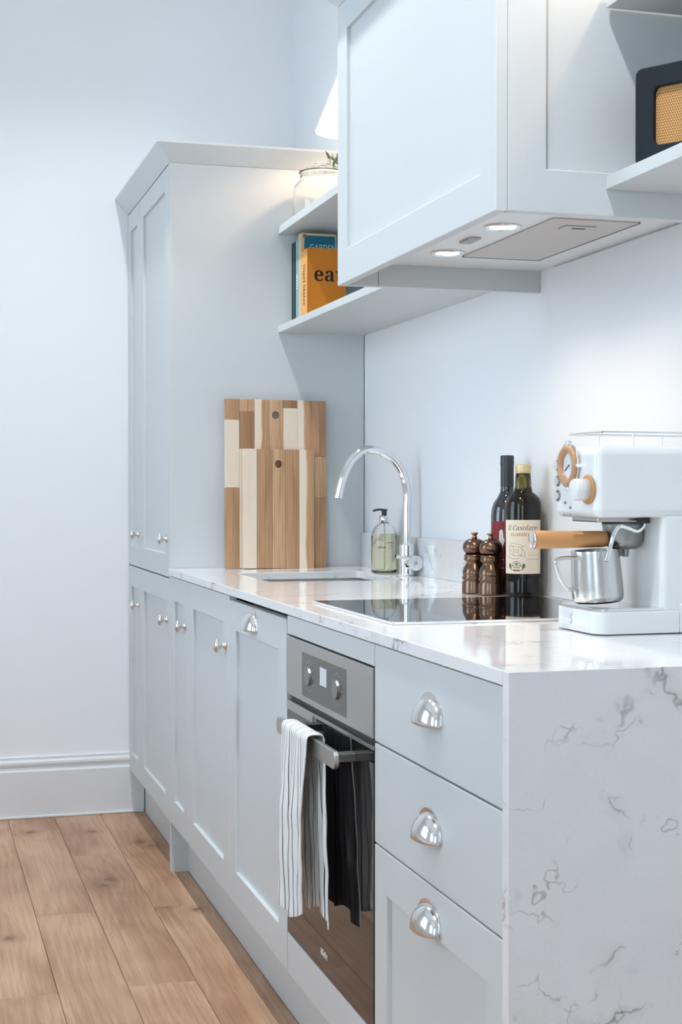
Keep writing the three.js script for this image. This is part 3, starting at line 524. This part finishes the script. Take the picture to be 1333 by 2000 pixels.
{ // soap pump bottle
  const g = thing('soap_dispenser', 'clear pump bottle of pale yellow soap behind the tap', 'soap bottle', [0.556, H, -2.262]);
  const out = [[0.0001, 0.0005], [0.033, 0.0005], [0.0365, 0.003], [0.0375, 0.008], [0.0375, 0.098], [0.036, 0.112], [0.03, 0.127], [0.02, 0.137], [0.012, 0.1405], [0.012, 0.148]];
  const inn = [[0.0105, 0.148], [0.0105, 0.139], [0.019, 0.1355], [0.0285, 0.1255], [0.0345, 0.1115], [0.036, 0.098], [0.036, 0.009], [0.033, 0.0045], [0.0001, 0.0045]];
  const b = mesh('bottle', lathe([...out, ...inn], 44), phy({ color: lin(1, 1, 1), roughness: 0.02, transmission: 1, thickness: 0.0015, ior: 1.3 }), g);
  mesh('soap', lathe([[0.0001, 0.0047], [0.0328, 0.0047], [0.0357, 0.009], [0.0357, 0.111], [0.0001, 0.111]], 40), phy({ color: lin(1, 1, 0.97), roughness: 0.02, transmission: 1, thickness: 0.07, ior: 1.2, attenuationColor: lin(0.95, 0.83, 0.46), attenuationDistance: 0.13 }), g);
  mesh('collar', lathe([[0.0001, 0.141], [0.014, 0.141], [0.014, 0.162], [0.0001, 0.162]], 32), M.chrome, g);
  mesh('pump_head', merge([lathe([[0.0001, 0.162], [0.0075, 0.162], [0.0075, 0.176], [0.01, 0.178], [0.01, 0.181], [0.0001, 0.182]], 24), tube([[0, 0.179, 0], [-0.018, 0.18, 0.002], [-0.034, 0.1765, 0.004]], 0.0032, 12, 10)]), std({ color: lin(0.03, 0.045, 0.055), roughness: 0.3 }), g);
  const dip = tube([[0, 0.01, 0], [0.001, 0.09, 0], [0, 0.14, 0]], 0.002, 10, 8); mesh('dip_tube', dip, std({ color: lin(0.8, 0.8, 0.75), roughness: 0.4 }), g);
  const pr = []; const put = (a, y, w, hh) => { const q = bx(-w / 2, w / 2, y - hh / 2, y + hh / 2, 0.0377, 0.0381, 0); q.rotateY(a); pr.push(q); };
  for (let i = 0; i < 7; i++) put(-0.75 + i * 0.085, 0.073, 0.0018, i % 3 ? 0.0048 : 0.006);
  for (let i = 0; i < 6; i++) put(-0.05 + i * 0.1, 0.086, 0.0024, 0.002); for (const y of [0.06, 0.046, 0.02]) put(0.28, y, 0.0018, 0.0018); put(0.28, 0.074, 0.001, 0.012);
  mesh('print', merge(pr), std({ color: lin(0.12, 0.11, 0.09), roughness: 0.6 }), b);
}
// pepper and salt mills
{
  const prof = [[0.0001, 0], [0.0285, 0], [0.0285, 0.003], [0.028, 0.026], [0.0255, 0.0285], [0.0262, 0.031], [0.0285, 0.034], [0.0282, 0.038], [0.026, 0.0405], [0.0268, 0.0435], [0.0275, 0.049], [0.025, 0.058], [0.0195, 0.068], [0.0185, 0.072], [0.023, 0.075], [0.0245, 0.079], [0.0225, 0.082], [0.0235, 0.0845], [0.024, 0.087], [0.0215, 0.0895], [0.021, 0.09]];
  const head = [[0.0001, 0.0902], [0.019, 0.0902], [0.0245, 0.0955], [0.0268, 0.104], [0.0255, 0.113], [0.02, 0.1205], [0.012, 0.1245], [0.0001, 0.1253]];
  const mt = std({ color: lin(0.2, 0.12, 0.08), metalness: 0.95, roughness: 0.22 });
  for (const [x, z, l] of [[0.488, -1.38, 'bronze turned mill standing left, half behind the other mill'], [0.503, -1.318, 'bronze turned mill standing in front of the red-labelled wine bottle']]) {
    const g = thing('pepper_mill', l, 'pepper mill', [x, H, z], 'pair of bronze mills');
    mesh('body', lathe(prof, 44), mt, g); mesh('head', lathe(head, 44), mt, g);
    mesh('finial', lathe([[0.0001, 0.125], [0.0065, 0.125], [0.0055, 0.13], [0.005, 0.133], [0.0085, 0.1365], [0.009, 0.138], [0.006, 0.1395], [0.0001, 0.14]], 24), std({ color: lin(0.5, 0.3, 0.17), metalness: 0.9, roughness: 0.25 }), g);
  }
}
function labelGeo(r, y0, y1, a0, a1) { // curved paper on a bottle, angles from +z towards +x
  const g = new THREE.CylinderGeometry(r, r, y1 - y0, 32, 1, true, a0, a1 - a0); g.translate(0, (y0 + y1) / 2, 0); return g;
}
{
  const wine = thing('wine_bottle', 'tall dark wine bottle with a red label behind the mills', 'bottle', [0.5605, H, -1.362], 'bottles by the hob');
  mesh('bottle', lathe([[0.0001, 0.001], [0.034, 0.001], [0.0368, 0.005], [0.0368, 0.175], [0.0355, 0.192], [0.031, 0.206], [0.0225, 0.219], [0.0165, 0.23], [0.0148, 0.242], [0.0142, 0.31], [0.0001, 0.31]], 48), phy({ color: lin(0.012, 0.016, 0.02), roughness: 0.06, ior: 1.52, clearcoat: 1 }), wine);
  mesh('capsule', lathe([[0.0152, 0.243], [0.0152, 0.292], [0.0158, 0.294], [0.0158, 0.3], [0.0152, 0.302], [0.0156, 0.312], [0.014, 0.3145], [0.0001, 0.315]], 36), std({ color: lin(0.045, 0.05, 0.052), roughness: 0.32, metalness: 0.3 }), wine);
  const t = canvasTex(512, 512, (c, w, h) => {
    c.fillStyle = '#86232c'; c.fillRect(0, 0, w, h); c.fillStyle = '#efe9e4';
    c.save(); c.translate(150, 60); c.beginPath(); c.moveTo(0, 30); c.quadraticCurveTo(40, 0, 50, 30); c.quadraticCurveTo(58, 70, 62, 100); c.lineTo(110, 92); c.quadraticCurveTo(112, 30, 134, 0); c.quadraticCurveTo(190, 60, 168, 130); c.quadraticCurveTo(176, 190, 150, 230); c.quadraticCurveTo(112, 200, 112, 130); c.lineTo(64, 140); c.quadraticCurveTo(50, 200, 20, 190); c.quadraticCurveTo(-20, 110, 0, 30); c.fill(); c.restore();
    c.fillRect(190, 350, 150, 8); c.fillRect(210, 372, 110, 6); c.fillRect(150, 430, 220, 5);
  });
  mesh('label', labelGeo(0.0371, 0.04, 0.165, -1.55, 0.75), std({ map: t, roughness: 0.6 }), wine);
  const oil = thing('oil_bottle', 'stout green oil bottle with a cream label and gold cap', 'bottle', [0.557, H, -1.262], 'bottles by the hob');
  mesh('bottle', lathe([[0.0001, 0.001], [0.037, 0.001], [0.0405, 0.005], [0.041, 0.012], [0.041, 0.193], [0.0398, 0.207], [0.0355, 0.2185], [0.028, 0.2265], [0.0205, 0.2315], [0.0185, 0.243], [0.0165, 0.272], [0.0001, 0.272], ], 52), phy({ color: lin(1, 1, 0.96), roughness: 0.02, transmission: 1, thickness: 0.08, ior: 1.47, attenuationColor: lin(0.4, 0.36, 0.08), attenuationDistance: 0.022 }), oil);
  mesh('cap', lathe([[0.0001, 0.2725], [0.0175, 0.2725], [0.0175, 0.2745], [0.0168, 0.275], [0.0175, 0.277], [0.0175, 0.279], [0.0169, 0.2795], [0.0176, 0.281], [0.0176, 0.2905], [0.016, 0.292], [0.0001, 0.2922]].reverse().map(([r, y]) => [r, y - 0.0]), 36), std({ color: lin(0.7, 0.55, 0.3), metalness: 0.35, roughness: 0.35 }), oil);
  const lt = canvasTex(640, 800, (c, w, h) => {
    c.fillStyle = '#f0e2cc'; c.fillRect(0, 0, w, h); c.textAlign = 'center';
    c.fillStyle = '#3a3a2c'; c.font = 'italic 96px serif'; c.fillText('Il Casolare', w / 2 - 20, 150); c.fillStyle = '#c05a32'; c.font = 'bold 62px serif'; c.fillText('CLASSICO', w / 2 - 40, 240);
    c.strokeStyle = '#55503f'; c.lineWidth = 4; const L = (...p) => { c.beginPath(); p.forEach(([x, y], i) => i ? c.lineTo(x, y) : c.moveTo(x, y)); c.stroke(); };
    L([90, 400], [150, 340], [240, 360], [330, 390], [300, 410], [170, 390], [90, 400]); L([100, 400], [100, 500], [170, 530], [300, 520], [300, 410]); L([170, 390], [170, 530]); L([200, 440], [200, 480], [250, 480], [250, 440], [200, 440]); L([120, 430], [120, 470]); L([140, 430], [140, 470]); L([300, 430], [345, 470], [340, 540], [280, 540]); L([60, 540], [160, 580], [260, 570]); L([270, 500], [290, 540]);
    c.fillStyle = '#5b5644'; c.font = 'italic 40px serif'; c.fillText('Olio', 480, 420); c.fillRect(400, 520, 190, 3); c.fillRect(370, 585, 230, 3);
    c.strokeStyle = '#55552f'; c.lineWidth = 8; c.beginPath(); c.arc(220, 680, 62, Math.PI, 0); c.stroke(); c.fillStyle = '#6a6a48'; c.beginPath(); c.moveTo(90, 650); c.lineTo(130, 650); c.lineTo(130, 740); c.lineTo(90, 700); c.fill(); c.beginPath(); c.moveTo(350, 650); c.lineTo(310, 650); c.lineTo(310, 740); c.lineTo(350, 700); c.fill(); c.strokeRect(130, 684, 180, 60); c.fillStyle = '#777055'; c.fillRect(160, 704, 120, 10); c.fillRect(195, 640, 50, 26); c.fillStyle = '#b5482c'; c.fillRect(170, 748, 100, 14);
  });
  mesh('label', labelGeo(0.0413, 0.052, 0.17, -1.55, 0.75), std({ map: lt, roughness: 0.7 }), oil);
}
{ // espresso machine, its front turned to the aisle
  const X0 = 0.315, XB = 0.585, ZA = -0.566, ZN = -0.4, zc = (ZA + ZN) / 2;
  const g = thing('espresso_machine', 'slim white espresso machine with wood-ringed gauge and dial', 'coffee machine', [X0, H, zc]);
  const hw = (ZN - ZA) / 2, D = XB - X0;
  const side = (pts) => { const s = new THREE.Shape(pts.map((p) => new THREE.Vector2(...p))); return s; };
  // head: a rounded box
  mesh('head', bx(0, D, 0.19, 0.3065, -hw, hw, 0.015, 5), M.cream, g);
  mesh('column', bx(0.118, D, 0.03, 0.2, -hw + 0.002, hw - 0.002, 0.012, 4), M.cream, g);
  // drip-tray base with rounded front corners, drawn from above
  { const r = 0.026, s = new THREE.Shape(); s.moveTo(0.149, -hw); s.lineTo(r, -hw); s.absarc(r, -hw + r, r, -Math.PI / 2, -Math.PI, true); s.lineTo(0, hw - r); s.absarc(r, hw - r, r, Math.PI, Math.PI / 2, true); s.lineTo(0.149, hw); s.closePath();
    const b = new THREE.ExtrudeGeometry(s, { depth: 0.0335, bevelEnabled: true, bevelThickness: 0.0015, bevelSize: 0.0015, bevelOffset: -0.0015, bevelSegments: 2, curveSegments: 10 }); b.rotateX(-Math.PI / 2); b.translate(0, 0.003, 0);
    const tray = mesh('drip_tray', b, M.cream, g);
    const s2 = new THREE.Shape(); const k = 0.004; s2.moveTo(0.14, -hw + k); s2.lineTo(r, -hw + k); s2.absarc(r, -hw + r, r - k, -Math.PI / 2, -Math.PI, true); s2.lineTo(k, hw - r); s2.absarc(r, hw - r, r - k, Math.PI, Math.PI / 2, true); s2.lineTo(0.14, hw - k); s2.closePath();
    for (let i = 0; i < 7; i++) { const p = new THREE.Path(), y0 = -0.054 + i * 0.018; p.moveTo(0.03, y0 - 0.002); p.lineTo(0.03, y0 + 0.002); p.lineTo(0.12, y0 + 0.002); p.lineTo(0.12, y0 - 0.002); p.closePath(); s2.holes.push(p); }
    const gr = new THREE.ExtrudeGeometry(s2, { depth: 0.003, bevelEnabled: true, bevelThickness: 0.001, bevelSize: 0.001, bevelOffset: -0.001, bevelSegments: 2, curveSegments: 10 }); gr.rotateX(-Math.PI / 2); gr.translate(0, 0.0392, 0);
    mesh('tray_grille', gr, M.chrome, tray);
    const S = letters('S', 0.018); S.rotateY(-Math.PI / 2); S.translate(-0.0004, 0.021, -0.012); mesh('emblem', S, std({ color: lin(0.55, 0.56, 0.56), roughness: 0.3 }), tray);
  }
  mesh('rear_base', bx(0.15, D, 0.001, 0.05, -hw, hw, 0.004, 2), M.cream, g);
  mesh('foot_pad', bx(0.02, D - 0.02, 0, 0.004, -hw + 0.014, hw - 0.014, 0.001), M.black, g);
  // gauge with a copper-brown ring and a wire guard
  const disc = (r, d, x, y, z, seg = 40) => { const c = new THREE.CylinderGeometry(r, r, d, seg); c.rotateZ(Math.PI / 2); c.translate(x, y, z); return c; };
  const torus = (R, r, x, y, z) => { const t = new THREE.TorusGeometry(R, r, 14, 48); t.rotateY(Math.PI / 2); t.translate(x, y, z); return t; };
  const gy = 0.276, gz = -0.498 - zc;
  const ring = lathe([[0.021, 0], [0.0335, 0], [0.0345, 0.004], [0.0325, 0.0095], [0.0265, 0.0105], [0.022, 0.006], [0.021, 0]], 48); ring.rotateZ(Math.PI / 2); ring.translate(-0.0005, gy, gz);
  const ga = mesh('gauge', ring, M.copper, g);
  mesh('gauge_face', disc(0.0225, 0.003, -0.0018, gy, gz), std({ color: lin(0.75, 0.77, 0.8), roughness: 0.35 }), ga);
  { const n = bx(-0.0042, -0.0036, -0.001, 0.001, -0.017, 0.003, 0); n.rotateX(-0.5); n.translate(0, gy, gz); mesh('needle', n, std({ color: lin(0.06, 0.06, 0.07), roughness: 0.5 }), ga); }
  mesh('guard_ring', torus(0.0378, 0.0013, -0.004, gy, gz), M.chrome, ga);
  for (const a of [0, 1, 2, 3]) mesh('guard_clip', bx(-0.008, 0.001, gy + 0.0385 * Math.cos(a * Math.PI / 2) - 0.003, gy + 0.0385 * Math.cos(a * Math.PI / 2) + 0.003, gz + 0.0385 * Math.sin(a * Math.PI / 2) - 0.004, gz + 0.0385 * Math.sin(a * Math.PI / 2) + 0.004, 0.001), M.chrome, ga);
  // control dial
  const dy = 0.236, dz = -0.428 - zc;
  const dr = lathe([[0.0001, 0], [0.0235, 0], [0.024, 0.002], [0.0232, 0.0045], [0.0001, 0.0045]].reverse(), 44); dr.rotateZ(Math.PI / 2); dr.rotateX(0); dr.translate(-0.0002, dy, dz);
  const dial = mesh('dial', dr, M.beech, g);
  const dk = lathe([[0.0001, 0.0045], [0.0185, 0.0045], [0.0178, 0.026], [0.016, 0.0285], [0.0001, 0.0292]].reverse(), 40); dk.rotateZ(Math.PI / 2); dk.translate(-0.0002, dy, dz); mesh('dial_knob', dk, M.cream, dial);
  for (const y of [0.277, 0.251, 0.226]) { const bt = mesh('button', disc(0.0068, 0.006, -0.0022, y, -0.5475 - zc, 24), M.chrome, g); mesh('button_ring', torus(0.0085, 0.0013, -0.0006, y, -0.5475 - zc), M.darkSteel, bt); }
  for (const [y, z] of [[0.214, -0.517], [0.206, -0.497]]) mesh('indicator_lamp', disc(0.0022, 0.0024, -0.0008, y, z - zc, 16), M.darkSteel, g);
  mesh('switch_mark', merge([bx(-0.0006, 0.0002, 0.1925, 0.1932, -0.525 - zc, -0.497 - zc, 0), bx(-0.0006, 0.0002, 0.1925, 0.1965, -0.525 - zc, -0.5243 - zc, 0), bx(-0.0006, 0.0002, 0.1925, 0.1965, -0.4977 - zc, -0.497 - zc, 0)]), M.darkSteel, g);
  // cup rail on top
  const rail = []; const ry = 0.3295;
  for (const z of [-hw + 0.02, hw - 0.02]) rail.push(tube([[0.02, ry, z], [D - 0.02, ry, z]], 0.0017, 2, 8));
  for (const x of [0.02, D - 0.02]) rail.push(tube([[x, ry, -hw + 0.02], [x, ry, hw - 0.02]], 0.0017, 2, 8));
  for (const x of [0.075, D - 0.075]) for (const z of [-hw + 0.02, hw - 0.02]) rail.push(tube([[x, 0.305, z], [x, ry, z]], 0.0016, 2, 8));
  mesh('cup_rail', merge(rail), M.chrome, g);
  // brewing group and portafilter
  mesh('group_plate', bx(0.018, 0.175, 0.1825, 0.1915, -0.05, 0.05, 0.003), M.steel, g);
  const gx = 0.09; const gp = lathe([[0.0001, 0.136], [0.022, 0.137], [0.03, 0.143], [0.034, 0.153], [0.035, 0.175], [0.036, 0.176], [0.036, 0.183], [0.0001, 0.183]], 40); gp.translate(gx, 0, 0);
  const pf = mesh('portafilter', gp, M.darkSteel, g);
  for (const z of [-0.009, 0.009]) { const c = new THREE.CylinderGeometry(0.0052, 0.0045, 0.014, 16); c.translate(gx, 0.131, z); mesh('spout', c, M.darkSteel, pf); }
  const hd = lathe([[0.0001, 0], [0.0125, 0], [0.0138, 0.01], [0.0142, 0.06], [0.0152, 0.128], [0.0148, 0.13], [0.0001, 0.13]], 32); hd.rotateZ(Math.PI / 2 - 0.0); hd.translate(0.055, 0.1535, 0.004); mesh('handle', hd, M.beech, pf);
  const ec = lathe([[0.0001, 0.1302], [0.0145, 0.1302], [0.0135, 0.1335], [0.0001, 0.134]], 28); ec.rotateZ(Math.PI / 2); ec.translate(0.055, 0.1535, 0.004); mesh('handle_cap', ec, M.chrome, pf);
  // steam wand
  const wz = hw - 0.018;
  const wd = tube([[0.093, 0.189, wz], [0.092, 0.177, wz + 0.002], [0.08, 0.1685, wz + 0.005], [0.062, 0.173, wz + 0.008], [0.045, 0.176, wz + 0.01], [0.036, 0.167, wz + 0.011], [0.028, 0.145, wz + 0.012], [0.0195, 0.12, wz + 0.014]], 0.0034, 50, 12);
  const w = mesh('steam_wand', wd, M.chrome, g);
  mesh('wand_joint', bx(0.084, 0.102, 0.181, 0.191, wz - 0.008, wz + 0.008, 0.002), M.black, w);
  // milk jug on the tray
  const j = thing('milk_jug', 'small steel milk jug standing on the espresso machine tray', 'jug', [0.362, H + 0.0475, zc - 0.006]); j.rotation.z = 0.07;
  mesh('body', lathe([[0.0001, 0.0005], [0.038, 0.0005], [0.042, 0.005], [0.043, 0.012], [0.0425, 0.04], [0.04, 0.083], [0.041, 0.088], [0.0395, 0.088], [0.0388, 0.083], [0.0412, 0.04], [0.0415, 0.012], [0.037, 0.003], [0.0001, 0.003]], 52), M.jugSteel, j);
  const hp = [[-0.04, 0.078, 0.006], [-0.06, 0.08, 0.01], [-0.079, 0.077, 0.014], [-0.078, 0.062, 0.014], [-0.07, 0.042, 0.012], [-0.058, 0.028, 0.01], [-0.046, 0.024, 0.008], [-0.0425, 0.012, 0.007]];
  const hg = tube(hp, 0.0032, 50, 8); mesh('handle', hg, M.jugSteel, j);
}

renderer.render(scene, camera);
